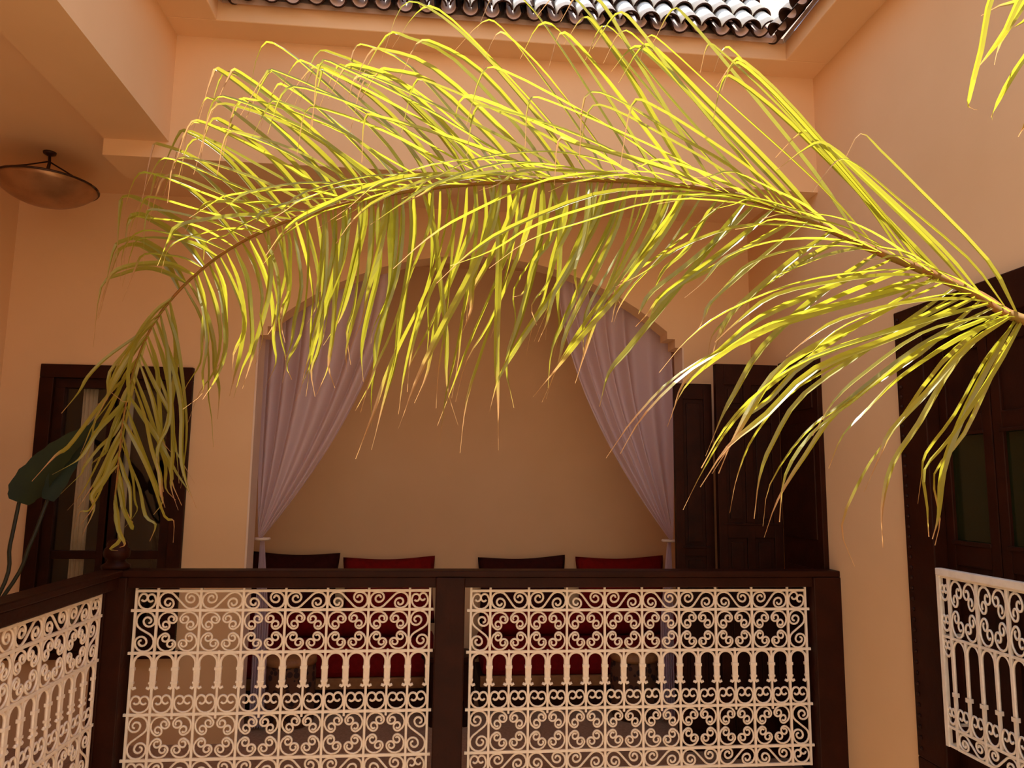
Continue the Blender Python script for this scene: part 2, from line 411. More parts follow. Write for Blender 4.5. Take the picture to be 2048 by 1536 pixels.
# ------------------------------------------------------------------ glazed doors in the right wall
dc = MB()
CW = 0.17
dc.box(XR-.03, XR+.12, DY1-CW, DY1+.02, DZ0, DZ1+.02); dc.box(XR-.03, XR+.12, DY0-.02, DY0+CW, DZ0, DZ1+.02)
dc.box(XR-.03, XR+.12, DY0+CW, DY1-CW, DZ1-.13, DZ1+.02); dc.box(XR-.03, XR+.20, DY0-.02, DY1+.02, DZ0-.10, DZ0)
door = struct('door_1', dc, WOOD, 'dark folding doors with green glass panes behind the white balcony grille', bevel=.006)
sb = MB()
zz = DZ0+.04
while zz < DZ1-.02:
    sb.lathe([(.0005, .009), (.007, .006), (.010, 0)], (0, 0, 0), 8)
    k = 24
    for i in range(len(sb.v)-k, len(sb.v)):
        x, y, z = sb.v[i]; sb.v[i] = (XR-.03-z, DY1-.012+x, zz+y)
    zz += .045
tag(build('stud_row', sb, WOOD2, door, True), 'row of small dark studs along the casing', kind='stuff')
nl = 4; lw_ = (DY1-DY0-2*CW)/nl
for i in range(nl):
    y0, y1 = DY1-CW-(i+1)*lw_+.003, DY1-CW-i*lw_-.003
    lf = MB(); x0, x1 = XR+.03, XR+.07
    st_ = .05
    lf.box(x0, x1, y0, y0+st_, DZ0, DZ1-.13); lf.box(x0, x1, y1-st_, y1, DZ0, DZ1-.13)
    for z0, z1 in ((DZ0, DZ0+.10), (1.30, 1.40), (1.84, 1.92), (DZ1-.22, DZ1-.13)): lf.box(x0, x1, y0+st_, y1-st_, z0, z1)
    leaf = build('door_leaf', lf, WOOD, door, bevel=.004)
    build('panel', MB().box(x0+.012, x1-.012, y0+st_, y1-st_, DZ0+.10, 1.30), WOOD2, leaf)
    build('pane', MB().box(x0+.015, x0+.021, y0+st_, y1-st_, 1.40, 1.84), GLASS_DOOR, leaf)
    build('panel', MB().box(x0+.012, x1-.012, y0+st_, y1-st_, 1.92, DZ1-.22), WOOD2, leaf)
    mo = MB(); mo.box(x0-.008, x0+.004, y0+st_-.01, y1-st_+.01, 1.385, 1.402); mo.box(x0-.008, x0+.004, y0+st_-.01, y1-st_+.01, 1.838, 1.852)
    build('moulding', mo, WOOD2, leaf, bevel=.003)

# ------------------------------------------------------------------ panelled doors at the right end of the far gallery
def door_panel_leaf(parent, name, x0, x1, y, z0, z1, th, rails, two=True):
    mb = MB(); st_ = .055
    mb.box(x0, x0+st_, y, y+th, z0, z1); mb.box(x1-st_, x1, y, y+th, z0, z1)
    xm = (x0+x1)/2
    cols = [(x0+st_, xm-.025), (xm+.025, x1-st_)] if two else [(x0+st_, x1-st_)]
    if two: mb.box(xm-.025, xm+.025, y, y+th, z0, z1)
    for a, b in rails: mb.box(x0+st_, x1-st_, y+.0005, y+th-.0005, a, b)
    lf = build(name, mb, WOOD, parent, bevel=.003)
    for (a, b) in cols:
        for (r0, r1) in zip(rails[:-1], rails[1:]):
            zb, zt = r0[1], r1[0]
            p = MB().box(a-.005, b+.005, y+.014, y+th-.014, zb-.004, zt+.004)
            if zt-zb > .1: p.box(a+.022, b-.022, y+.004, y+.02, zb+.025, zt-.025)
            build('panel', p, WOOD2, lf, bevel=.003)
    mo = MB()
    for (a, b) in rails[1:-1]: mo.box(x0+.03, x1-.03, y-.008, y+.004, b-.012, b)
    build('moulding', mo, WOOD2, lf, bevel=.003)
    return lf
YD = 4.42
sd = MB()
sd.box(XR-.03, XR+.005, 3.95, YD, ZF, 2.38)
d2 = struct('door_2', sd, WOOD, 'dark panelled double door standing open at the end of the far gallery', bevel=.004)
for z0, z1 in ((.20, 1.16), (1.32, 1.98), (2.06, 2.30)):
    build('panel', MB().box(XR-.038, XR-.02, 4.0, YD-.05, z0, z1), WOOD2, d2, bevel=.004)
door_panel_leaf(d2, 'door_leaf', 1.715, XR-.03, YD, ZF, 2.37, .045,
                [(ZF, ZF+.12), (1.30, 1.39), (2.00, 2.10), (2.24, 2.37)])
d3 = empty('door_3', (0, 0, 0)); d3['kind'] = 'structure'; d3['label'] = 'plain dark shutter leaf folded against the arch wall'
door_panel_leaf(d3, 'door_leaf', 1.495, 1.74, 4.56, ZF, 2.26, .04, [(ZF, ZF+.1), (1.18, 1.24), (2.16, 2.26)], two=False)

# ------------------------------------------------------------------ wrought iron
RT = .0056
def arc_pts(cx, cz, r, a0, a1, n=None):
    n = n or max(3, int(abs(a1-a0)/math.radians(22)))
    return [(cx+r*math.cos(a0+(a1-a0)*i/n), cz+r*math.sin(a0+(a1-a0)*i/n)) for i in range(n+1)]
def spiral_from(cx, cz, R, a, sgn, radii, sweeps):
    """continue a circle of radius R, centre c, at angle a, into shrinking tangent arcs"""
    pts = []; c = Vector((cx, cz)); Rc = R
    for r, sw in zip(radii, sweeps):
        d = Vector((math.cos(a), math.sin(a))); c = c + d*(Rc-r); Rc = r
        pts += arc_pts(c.x, c.y, r, a, a+sgn*sw)[1:]
        a += sgn*sw
    return pts
def curve_mesh(name, pts2, mats, r=RT, n=5):
    return MB().tube([(x, 0, z) for x, z in pts2], r, n).mesh(name, mats, True)
D_ = math.radians
def c_scroll(mats, k=1.0):
    """corner C-scroll for the top-left quadrant of a 2x2 unit cell; box x 0..1, z -1..0"""
    c = (.5, -.5); R = .455
    a1, a2 = D_(26), D_(244)
    end1 = spiral_from(*c, R, a1, -1, (.205, .145, .095), (D_(190*k), D_(170*k), D_(90*k)))
    end2 = spiral_from(*c, R, a2, 1, (.205, .145, .095), (D_(190*k), D_(170*k), D_(90*k)))
    return end1[::-1] + arc_pts(*c, R, a1, a2) + end2
def s_scroll(d, R):
    """S-scroll lying along x, lobes at +-d/2"""
    phi = math.asin(min(.98, R/(d/2)))
    # left lobe: tangent point where the diagonal leaves, going over the top, left, bottom and curling in
    aL = PI/2-phi
    left = arc_pts(-d/2, 0, R, aL, aL+D_(240)) + spiral_from(-d/2, 0, R, aL+D_(240), 1, (R*.62, R*.42, R*.24), (D_(170), D_(170), D_(120)))
    right = [(-x, -z) for x, z in left]
    return left[::-1] + right
def u_curl(R):
    a1, a2 = D_(36), D_(144)
    e1 = spiral_from(0, 0, R, a1, 1, (R*.44, R*.28), (D_(205), D_(100)))
    e2 = [(-x, z) for x, z in e1]
    body = arc_pts(0, 0, R, a1, a2-2*PI)
    return e1[::-1] + body + e2
class IronKit:
    def __init__(s, m_):
        s.m = m_; s.cache = {}
    def get(s, key, fn):
        if key not in s.cache: s.cache[key] = fn()
        return s.cache[key]
def iron_panel(parent, kit, origin, ux, cells, cw, rows, rt=RT, ends=True, name='iron_panel', uy=None):
    """panel in the plane (ux, z); rows = (z1,z2,z3,z4,z5,z6) top to bottom; local x runs along ux"""
    z1, z2, z3, z4, z5, z6 = rows
    hw = cw/2 if ends else 0
    width = cells*cw + 2*hw
    root = empty(name, origin, parent); ang = math.atan2(ux[1], ux[0]); root.rotation_euler = (0, 0, ang)
    m_ = kit.m
    def hb(z, ext=.012, r=rt*1.15): 
        return build('horizontal_bar', MB().box(-ext, width+ext, -r, r, z-r, z+r), m_, root)
    for z in (z1, z2, z3, z4, z5, z6): hb(z, ext=.02 if z not in (z1, z6) else .002)
    xs = [0] + [hw+i*cw for i in range(cells+1)] + [width] if ends else [i*cw for i in range(cells+1)]
    full = MB().box(-rt, rt, -rt, rt, z6-.008, z1+.018).mesh('vertical_bar', m_)
    for x in xs: link('vertical_bar', full, root, (x, 0, 0))
    half = MB().box(-rt*.9, rt*.9, -rt, rt, z4-.022, z3+.010).mesh('vertical_bar', m_)
    n_half = int(round(width/(cw/2)))
    hx = [i*cw/2 for i in range(n_half+1)]
    for x in hx:
        if all(abs(x-q) > .01 for q in xs): link('vertical_bar', half, root, (x, 0, 0))
    # S-scroll friezes
    for zt, zb in ((z1, z2), (z5, z6)):
        h = zt-zb; R = h*.43
        me = kit.get(('s', round(cw, 3), round(h, 3)), lambda: curve_mesh('scroll', s_scroll(cw-2*R-.012, R), m_, rt))
        for i in range(cells):
            sx = 1 if (i + (zt == z5)) % 2 == 0 else -1
            link('scroll', me, root, (hw+(i+.5)*cw, 0, (zt+zb)/2), (0, 0, 0), (sx, 1, random.uniform(.97, 1.02)))
        if ends:
            mu = kit.get(('u', round(hw, 3), round(h, 3)), lambda: curve_mesh('scroll', u_curl(min(hw, h)*.44), m_, rt))
            for x in (hw/2, width-hw/2): link('scroll', mu, root, (x, 0, (zt+zb)/2), (0, random.uniform(-.5, .5), 0))
    # rosettes of four C-scrolls
    for zt, zb in ((z2, z3), (z4, z5)):
        h = zt-zb
        me = kit.get(('c',), lambda: curve_mesh('c_scroll', [(x*.1, z*.1) for x, z in c_scroll(m_)], m_, rt))
        for i in range(cells):
            xc = hw+(i+.5)*cw; zc = (zt+zb)/2
            fx, fz = (cw/2-rt*1.0)/.1, (h/2-rt*1.0)/.1
            for sx in (1, -1):
                for sz in (1, -1):
                    link('c_scroll', me, root, (xc-sx*(cw/2-rt*.8), 0, zc+sz*(h/2-rt*.8)), (0, random.uniform(-.03, .03), 0), (sx*fx, 1, sz*fz))
        if ends:
            Rv = hw*.43
            mv = kit.get(('v', round(hw, 3), round(h, 3)), lambda: curve_mesh('scroll', [(z, x) for x, z in s_scroll(h-2*Rv-.012, Rv)], m_, rt))
            for x, sx in ((hw/2, 1), (width-hw/2, -1)): link('scroll', mv, root, (x, 0, (zt+zb)/2), (0, 0, 0), (sx if zt == z2 else -sx, 1, 1))
    # arcade and ram's-horn curls
    hc = cw/2; aw = hc/2-rt*1.5
    ztop = z3-rt; urow = hc*.92
    zfoot = z4+urow+.028
    def arch():
        p = [(-aw, zfoot+.012), (-aw+.001, ztop-aw-.03), (-aw, ztop-aw)] + arc_pts(0, ztop-aw, aw, PI, 0, 12)[1:] + [(aw-.001, ztop-aw-.03), (aw, zfoot+.012)]
        mb = MB().tube([(x, 0, z) for x, z in p], rt*1.2, 6)
        for sx in (-1, 1):
            mb.tube([(sx*(aw+.001), 0, zfoot+.016), (sx*aw, 0, zfoot+.004), (sx*(aw-.008), 0, zfoot-.002), (sx*(aw-.015), 0, zfoot+.001), (sx*(aw-.013), 0, zfoot+.007)], [rt, rt*1.2, rt*1.5, rt*1.4, rt*.8], 6)
            mb.box(sx*aw-.0085, sx*aw+.0085, -.009, .009, ztop-aw-.034, ztop-aw-.020)
            mb.box(sx*aw-.008, sx*aw+.008, -.008, .008, zfoot+.020, zfoot+.030)
        return mb.mesh('arch', m_, False)
    ma = kit.get(('a', round(cw, 3), round(zfoot, 3), round(ztop, 3)), arch)
    mu2 = kit.get(('u2', round(hc, 3)), lambda: curve_mesh('curl', u_curl(hc*.44), m_, rt))
    for i in range(n_half):
        x = (i+.5)*hc
        link('arch', ma, root, (x, 0, 0))
        link('curl', mu2, root, (x, 0, z4+hc*.45+rt), (0, random.uniform(-.12, .12), 0), (1, 1, random.uniform(.94, 1.04)))
    return root

kit = IronKit(IRON)
# --- far balustrade
ZTOP = 1.172
bal = empty('balustrade', (0, YF, ZF))
tag(bal, 'dark wood balustrade with two cream scrollwork panels in front of the alcove', 'balustrade')
def bpart(name, mb, m_=WOOD, parent=bal, off=(0, YF, ZF), bevel=.006, smooth=False):
    return build(name, mb, m_, parent, smooth, bevel, loc=(-off[0], -off[1], -off[2]))
bpart('top_rail', MB().box(-1.60, XR+.005, YF-.055, YF+.055, ZTOP-.032, ZTOP).box(-1.56, XR+.003, YF-.04, YF+.04, ZTOP-.085, ZTOP-.032))
for x0, x1 in ((-1.615, -1.475), (.010, .158), (2.0, XR+.004)):
    pm = MB().box(x0, x1, YF-.06, YF+.06, ZF, ZTOP-.033)
    if x0 < -1: pm.box(x0+.035, x0+.05, YF-.068, YF-.058, ZF+.1, ZTOP-.1)
    bpart('post', pm)
bpart('bottom_rail', MB().box(-1.475, 2.0, YF-.03, YF+.03, ZF, ZF+.075))
bpart('finial', MB().lathe([(.062, 0), (.066, .012), (.066, .022), (.045, .034), (.040, .046), (.058, .060), (.062, .080), (.058, .100), (.046, .110), (.050, .118), (.044, .136), (.022, .146), (.002, .148)],
      (-1.555, YF, ZTOP), 20), smooth=True, bevel=0)
ROWS_L = [z-ZF for z in (1.069, .976, .775, .489, .281, .186)]
ROWS_R = [z-ZF for z in (1.066, .969, .764, .486, .281, .190)]
wl = (-.017) - (-1.446); wr = 1.977-.192
iron_panel(bal, kit, (-1.446, 0, 0), (1, 0), 6, wl/7, ROWS_L)
iron_panel(bal, kit, (.192, 0, 0), (1, 0), 8, wr/9, ROWS_R)
# --- left balustrade, running towards the near gallery
XB = -1.55
ball = empty('balustrade', (XB, 2.2, ZF))
tag(ball, 'dark wood balustrade with cream scrollwork running along the left gallery beside the potted plant', 'balustrade')
offl = (XB, 2.2, ZF)
bpart('top_rail', MB().box(XB-.055, XB+.055, YL, YF-.0598, ZTOP-.028, ZTOP+.004).box(XB-.04, XB+.04, YL, YF-.0602, ZTOP-.085, ZTOP-.028), parent=ball, off=offl)
for y0, y1 in ((1.33, 1.47), (YL, YL+.1)): bpart('post', MB().box(XB-.06, XB+.06, y0, y1, ZF, ZTOP-.03), parent=ball, off=offl)
bpart('bottom_rail', MB().box(XB-.03, XB+.03, YL+.1, YF-.06, ZF, ZF+.075), parent=ball, off=offl)
CWL = .204
iron_panel(ball, kit, (0.0, 1.50-2.2, 0), (0, 1), 10, CWL, ROWS_L)
iron_panel(ball, kit, (0.0, .48-2.2, 0), (0, 1), 3, CWL, ROWS_L)
# --- projecting balcony grille on the right wall
kitw = IronKit(IRON_W)
XG = 2.07
gr = empty('balcony_grille', (XG, 2.3, .56))
tag(gr, 'white painted iron balcony grille fixed in front of the dark glazed doors', 'grille')
GY0, GY1 = 1.64, 2.88; GYC = 2.935
bpart('hand_rail', MB().box(XG-.014, XG+.014, GY0, GYC+.006, 1.262, 1.292), IRON_W, gr, (XG, 2.3, .56), .004)
rows_g = [z-.56 for z in (1.258, 1.258, 1.022, .672, .672, .600)]
def grille(parent, origin, cells, cw, rows, rt):
    z1, _, z3, z4, _, z6 = rows
    root = parent; width = cells*cw; ox, oy, oz = origin; m_ = IRON_W
    rot = (0, 0, -PI/2)
    def P(d, z): return (ox, oy-d, z)
    for z in (z1, z3, z4, z6): build('horizontal_bar', MB().box(-.0045, .0045, -width, 0, z-.005, z+.005), m_, root, loc=(ox, oy, 0))
    full = MB().box(-.0055, .0055, -.0055, .0055, z6, z1).mesh('vertical_bar', m_)
    half = MB().box(-.005, .005, -.005, .005, z4, z3).mesh('vertical_bar', m_)
    for i in range(cells*2+1):
        link('vertical_bar', full if i % 2 == 0 else half, root, P(i*cw/2, 0))
    h = z1-z3
    mc = curve_mesh('c_scroll', [(x*.1, z*.1) for x, z in c_scroll(m_, .82)], m_, rt)
    for i in range(cells):
        for sx in (1, -1):
            for sz in (1, -1):
                link('c_scroll', mc, root, P((i+.5)*cw-sx*(cw/2-.004), (z1+z3)/2+sz*(h/2-.004)), rot, (sx*(cw/2-.005)/.1, 1, sz*(h/2-.005)/.1))
    hc = cw/2; aw = hc/2-.006; zt = z3-.004; zf = z3-.62*(z3-z4)
    p = [(-aw-.002, zf), (-aw, zt-aw*1.4)] + [(x, zt-aw*1.4+(z)*1.35) for x, z in arc_pts(0, 0, aw, PI, 0, 12)][1:] + [(aw+.002, zf)]
    ma = MB().tube([(x, 0, z) for x, z in p], rt, 5)
    for sx in (-1, 1): ma.box(sx*(aw+.004)-.009, sx*(aw+.004)+.009, -.009, .009, zf-.008, zf+.008)
    mam = ma.mesh('arch', m_)
    mu = curve_mesh('curl', [(x, z*1.3) for x, z in u_curl(hc*.43)], m_, rt)
    R = (z4-z6)*.40
    ms = curve_mesh('scroll', s_scroll(cw-2*R-.012, R), m_, rt)
    for i in range(cells*2):
        link('arch', mam, root, P((i+.5)*hc, 0), rot); link('curl', mu, root, P((i+.5)*hc, z4+hc*.57+.004), rot)
    for i in range(cells): link('scroll', ms, root, P((i+.5)*cw, (z4+z6)/2), rot, ((1, -1)[i % 2], 1, 1))
grille(gr, (0, GY1-2.3, 0), 8, (GY1-GY0)/8, rows_g, .0046)
for yy in (GYC-2.3, GY0-.06-2.3):
    build('corner_bar', MB().box(-.009, .009, -.009, .009, .035, .705), IRON_W, gr, loc=(0, yy, 0))
    e = (GY1 if yy > 0 else GY0)-2.3-yy
    for z in (.04, .112, .462, .698):
        build('return_bar', MB().box(0, XR-XG+.01, -.005, .005, z-.004, z+.006).box(-.005, .005, min(0, e), max(0, e), z-.004, z+.006), IRON_W, gr, loc=(0, yy, 0))
    for z, k in ((.64, .022), (.52, .022), (.42, .022), (.16, .022)):
        link('curl', curve_mesh('curl', u_curl(k), IRON_W, .004), gr, (0, yy+(-.027 if yy > 0 else .027), z), (0, 0, -PI/2), (1, 1, 1.5))

# ------------------------------------------------------------------ sheer curtains in the arch
def intrados(x):
    return ZCEN+math.sqrt(max(.01, RC*RC-(x-AX)**2))
def curtain(side, label):
    root = empty('curtain', (AX+side*AH, YB+T+.05, ZF))
    tag(root, label, 'curtain', 'sheer curtains of the arch')
    tx, tz = AX+side*(AH-.02), 1.26
    nu, nv = 96, 26
    mb = MB(); uvs = []
    Yc = YB+T+.07
    for j in range(nv+1):
        v = j/nv
        for i in range(nu+1):
            u = i/nu                              # 0 = at the jamb, 1 = inner edge
            x0 = AX+side*(AH+.03-(.88)*u); z0 = intrados(x0)+.06 if abs(x0-AX) < HW else 2.75
            # quadratic path from the top to the tie, bellying inwards near the free edge
            cx = x0; cz = 2.26-.12*(1-u)
            ex = tx - side*.012*u; ez = tz-.045*u
            X = (1-v)**2*x0 + 2*v*(1-v)*cx + v*v*ex
            Z = (1-v)**2*z0 + 2*v*(1-v)*cz + v*v*ez
            amp = (.062+.026*math.sin(u*13+2*side))*(1-v)**.6*(.35+.65*min(1, v*3))+.004
            ph = u*PI*2*6.5 + 1.6*math.sin(u*7.3+side) + .7*math.sin(v*2.4+u*6)
            mb.v.append((X+.010*math.cos(ph)*(1-v), Yc+amp*math.sin(ph)+.012*math.sin(u*31+v*2)*(1-v), Z))
    for j in range(nv):
        for i in range(nu):
            a = j*(nu+1)+i; mb.f.append([a, a+1, a+nu+2, a+nu+1]); mb.mi.append(0)
    o = (AX+side*AH, YB+T+.05, ZF)
    build('drape', mb, SHEER, root, True, loc=(-o[0], -o[1], -o[2]))
    # tail below the tie-back
    mt = MB(); n2 = 40
    for j in range(14):
        v = j/13
        for i in range(n2+1):
            u = i/n2; wd = .05+.12*min(1, v*2.2)
            ph = u*PI*2*6
            mt.v.append((tx-side*.02+side*(-wd*(u-.15))*(.55), Yc+(.012+.016*v)*math.sin(ph), tz-.03-(tz-.03-ZF-.02)*v))
    for j in range(13):
        for i in range(n2):
            a = j*(n2+1)+i; mt.f.append([a, a+1, a+n2+2, a+n2+1]); mt.mi.append(0)
    build('tail', mt, SHEER, root, True, loc=(-o[0], -o[1], -o[2]))
    tb = MB().tube([(tx-side*.03+.045*math.cos(a), Yc+.035*math.sin(a), tz-.03) for a in [2*PI*i/16 for i in range(17)]], .010, 6)
    build('tieback', tb, JAMB, root, True, loc=(-o[0], -o[1], -o[2]))
curtain(-1, 'sheer pale curtain tied back to the arch jamb beside the window')
curtain(1, 'sheer pale curtain tied back to the arch jamb beside the dark doors')

# ------------------------------------------------------------------ seating in the alcove
def cushion_mesh(name, w_, h_, t_, m_):
    mb = MB(); n = 14
    def pt(u, v, s):
        ex = 1-.10*(1-abs(v)**2)*abs(u)**3; ez = 1-.13*(1-abs(u)**2.0)*abs(v)**2
        th = (1-abs(u)**5)**.5*(1-abs(v)**5)**.5
        rc = 1-.05*abs(u*v)**4
        return (u*w_/2*ex*rc, s*t_/2*th, v*h_/2*ez*rc)
    for s in (-1, 1):
        base = len(mb.v)
        for j in range(n+1):
            for i in range(n+1): mb.v.append(pt(-1+2*i/n, -1+2*j/n, s))
        for j in range(n):
            for i in range(n):
                a = base+j*(n+1)+i; q = [a, a+1, a+n+2, a+n+1]
                mb.f.append(q if s < 0 else q[::-1]); mb.mi.append(0)
    me = mb.mesh(name, m_, True)
    bm = bmesh.new(); bm.from_mesh(me); bmesh.ops.remove_doubles(bm, verts=bm.verts, dist=.0005); bm.to_mesh(me); bm.free()
    return me
def soft_box(mb_w, mb_d, mb_h, m_, name, r=.04):
    return MB().box(-mb_w/2, mb_w/2, -mb_d/2, mb_d/2, 0, mb_h), r
def sofa(x0, x1, label, blabel):
    root = empty('sofa', ((x0+x1)/2, 5.75, ZF)); w_ = x1-x0; h = w_/2
    tag(root, label, 'sofa')
    build('base', MB().box(-h, h, -.32, .38, 0, .17), WOOD, root, bevel=.006)
    build('front_board', MB().box(-h, h, -.345, -.31, .165, .235), TAN, root, bevel=.004)
    build('seat_cushion', MB().box(-h+.01, h-.01, -.32, .37, .225, .43), RED, root, bevel=.045)
    bo = build('bolster', MB().tube([(-h+.04, 0, 0), (-h+.06, 0, 0), (-h+.07, 0, 0), (h-.07, 0, 0), (h-.06, 0, 0), (h-.04, 0, 0)], [.05, .075, .088, .088, .075, .05], 20), RED, None, True, loc=((x0+x1)/2, 5.84, ZF+.43+.0878))
    tag(bo, blabel, 'bolster')
sofa(-1.55, .02, 'red upholstered banquette sofa behind the window-side curtain of the alcove', 'long red bolster lying on the sofa behind the window-side curtain')
sofa(.34, 2.05, 'red upholstered banquette sofa near the dark doors in the alcove', 'long red bolster lying on the sofa near the dark doors')
for (px0, px1, pyt, m_, lab) in ((492, 683, 1103, DKCUSH, 'dark brown velvet cushion leaning on the wall next to the left curtain'),
                                 (680, 877, 1112, RED, 'red velvet cushion leaning on the wall between a dark cushion and the gap'),
                                 (953, 1140, 1111, DKCUSH, 'dark brown velvet cushion leaning on the wall right after the gap'),
                                 (1149, 1337, 1111, RED, 'red velvet cushion leaning on the wall next to the right curtain')):
    a, b = at_y(px0, pyt, 6.0), at_y(px1, pyt, 6.0)
    h_ = zt_ = .54; zt = (a.z+b.z)/2
    o = link('cushion', cushion_mesh('cushion', (b.x-a.x)*.99, h_, .13, m_), None, ((a.x+b.x)/2, 6.04, zt-h_/2+.005), (-.10, random.uniform(-.03, .03), 0))
    tag(o, lab, 'cushion', 'scatter cushions along the alcove wall')
def pouf(x, wd, label):
    root = empty('pouf', (x, 5.24, ZF)); tag(root, label, 'pouf')
    r = wd/2
    build('body', MB().lathe([(r*.86, 0), (r*.98, .03), (r, .12), (r, .33), (r*.97, .385), (r*.9, .405)], n=28), PATTERN, root, True)
    build('top', MB().lathe([(r*1.01, .385), (r*1.03, .40), (r*1.0, .425), (r*.8, .437), (r*.02, .442)], n=28), TAN, root, True)
pouf(-.93, .33, 'brown patterned round pouf in front of the left sofa end')
pouf(1.40, .33, 'brown patterned round pouf in front of the right sofa end')
tb_ = empty('side_table', (.12, 5.22, ZF)); tag(tb_, 'small dark carved octagonal table between the two red sofas', 'table')
build('table_top', MB().lathe([(.18, .40), (.19, .41), (.19, .43), (.18, .44)], n=8), WOOD, tb_)
for i in range(8):
    a0, a1 = 2*PI*i/8, 2*PI*(i+1)/8; r = .17
    p0, p1 = Vector((r*math.cos(a0), r*math.sin(a0), 0)), Vector((r*math.cos(a1), r*math.sin(a1), 0))
    q = [p0, p0.lerp(p1, .22), p0.lerp(p1, .22)+Vector((0, 0, .16)), p0.lerp(p1, .5)+Vector((0, 0, .25)), p0.lerp(p1, .78)+Vector((0, 0, .16)), p0.lerp(p1, .78), p1, p1+Vector((0, 0, .40)), p0+Vector((0, 0, .40))]
    n_ = (p0+p1).normalized()*-.015
    build('side_panel', MB().prism(q, n_), WOOD2, tb_)

# ------------------------------------------------------------------ hanging dish lamp in the left gallery
LX, LY = -2.25, 4.28
lamp = empty('pendant_lamp', (LX, LY, ZC)); tag(lamp, 'shallow copper dish lamp hanging on chains from the left gallery ceiling', 'lamp')
RD = .262
prof = [(RD*math.sin(t)/math.sin(D_(55)), -.20-.115*((math.cos(t)-math.cos(D_(55)))/(1-math.cos(D_(55))))) for t in [D_(55)*(1-i/9) for i in range(10)]]
dish = MB().lathe([(RD-.004, -.196)] + [(r+.0, z) for r, z in prof[:-1]] + [(.002, prof[-1][1])], n=36, close=False)
dish.lathe([(RD-.004, -.196)] + [(max(.002, r-.006), z+.007) for r, z in prof], n=36, close=False)
build('dish', dish, BRASS, lamp, True)
build('rim', MB().tube([(RD*math.cos(a), RD*math.sin(a), -.198) for a in [2*PI*i/36 for i in range(37)]], .006, 6), DARKMETAL, lamp, True)
build('stem', MB().tube([(0, 0, 0), (.003, 0, -.07), (-.006, 0, -.15), (-.004, 0, -.25)], .008, 8), DARKMETAL, lamp, True)
build('ceiling_cap', MB().lathe([(.035, 0), (.032, -.012), (.012, -.022)], n=16), DARKMETAL, lamp, True)
for a in (D_(5), D_(125), D_(245)):
    build('chain', MB().tube([(0, 0, -.055), (RD*.5*math.cos(a), RD*.5*math.sin(a), -.13), (RD*math.cos(a), RD*math.sin(a), -.196)], .0045, 6), DARKMETAL, lamp, True)
build('lamp_holder', MB().tube([(-.14, .02, -.214), (0, 0, -.222), (.15, -.01, -.226)], .018, 10), DARKMETAL, lamp, True)

# ------------------------------------------------------------------ potted broad-leaved plant in the left gallery
pl = empty('potted_plant', (-2.33, 3.55, ZF)); tag(pl, 'broad dark-leaved potted plant standing in the left gallery behind the balustrade', 'plant')
build('pot', MB().lathe([(.13, 0), (.16, .16), (.19, .33), (.20, .34), (.20, .38), (.18, .38), (.17, .34)], n=28, close=False), POT, pl, True)
build('soil', MB().lathe([(.0005, .345), (.172, .345)], n=24, close=False), SOIL, pl)
build('pot_base', MB().lathe([(.0005, .004), (.13, .004)], n=24, close=False), POT, pl)
o_pl = Vector((-2.33, 3.55, ZF))
def broad_leaf(stem_px, tip_w, spine, wid, face):
    pts = [o_pl+Vector((random.uniform(-.05, .05), random.uniform(-.05, .05), .33))] + stem_px + [spine[0]]
    build('stalk', MB().tube([p-o_pl for p in smooth(pts, 6)], [.011]*2+[.008]*50 if False else .009, 7), STEM, pl, True)
    sp = smooth(spine, 5); n = len(sp); mb = MB()
    for i, p in enumerate(sp):
        t = i/(n-1); w2 = wid*max(.06, math.sin(PI*min(1, (t*.93+.07))**.62))*(1+.05*math.sin(i*2.4))
        tan = (sp[min(i+1, n-1)]-sp[max(i-1, 0)]).normalized(); s_ = tan.cross(face).normalized()
        for q, lift in ((-1, .03), (-.5, .02), (0, 0), (.5, .02), (1, .03)):
            mb.v.append(tuple(p-o_pl + s_*w2*q + face*lift*w2*6*(abs(q)))) 
    for i in range(n-1):
        for q in range(4):
            a = i*5+q; mb.f.append([a, a+1, a+6, a+5]); mb.mi.append(0)
    build('leaf', mb, BANANA, pl, True)
def smooth(pts, k):
    pts = [Vector(p) for p in pts]; out = []
    P = [pts[0]*2-pts[1]] + pts + [pts[-1]*2-pts[-2]]
    for i in range(1, len(P)-2):
        for j in range(k):
            t = j/k; a, b, c, d = P[i-1:i+3]
            out.append(.5*((2*b)+(c-a)*t+(2*a-5*b+4*c-d)*t*t+(-a+3*b-3*c+d)*t**3))
    out.append(P[-2]); return out
fc = Vector((.25, -.9, .35)).normalized()
broad_leaf([at_y(-5, 1195, 3.78), at_y(20, 1090, 3.9)], .1, [at_y(38, 1005, 4.0), at_y(62, 968, 4.03), at_y(110, 915, 4.07), at_y(160, 872, 4.1), at_y(215, 838, 4.12)], .085, fc)
broad_leaf([at_y(5, 1195, 3.82), at_y(60, 1090, 3.9)], .1, [at_y(95, 1000, 4.0), at_y(125, 940, 4.1), at_y(165, 880, 4.2), at_y(195, 830, 4.25)], .05, Vector((.5, -.8, .2)).normalized())
broad_leaf([at_y(-60, 1190, 3.65), at_y(-90, 1080, 3.7)], .1, [at_y(-110, 1000, 3.72), at_y(-150, 930, 3.75), at_y(-200, 860, 3.8), at_y(-230, 820, 3.85)], .09, Vector((.3, -.8, .5)).normalized())

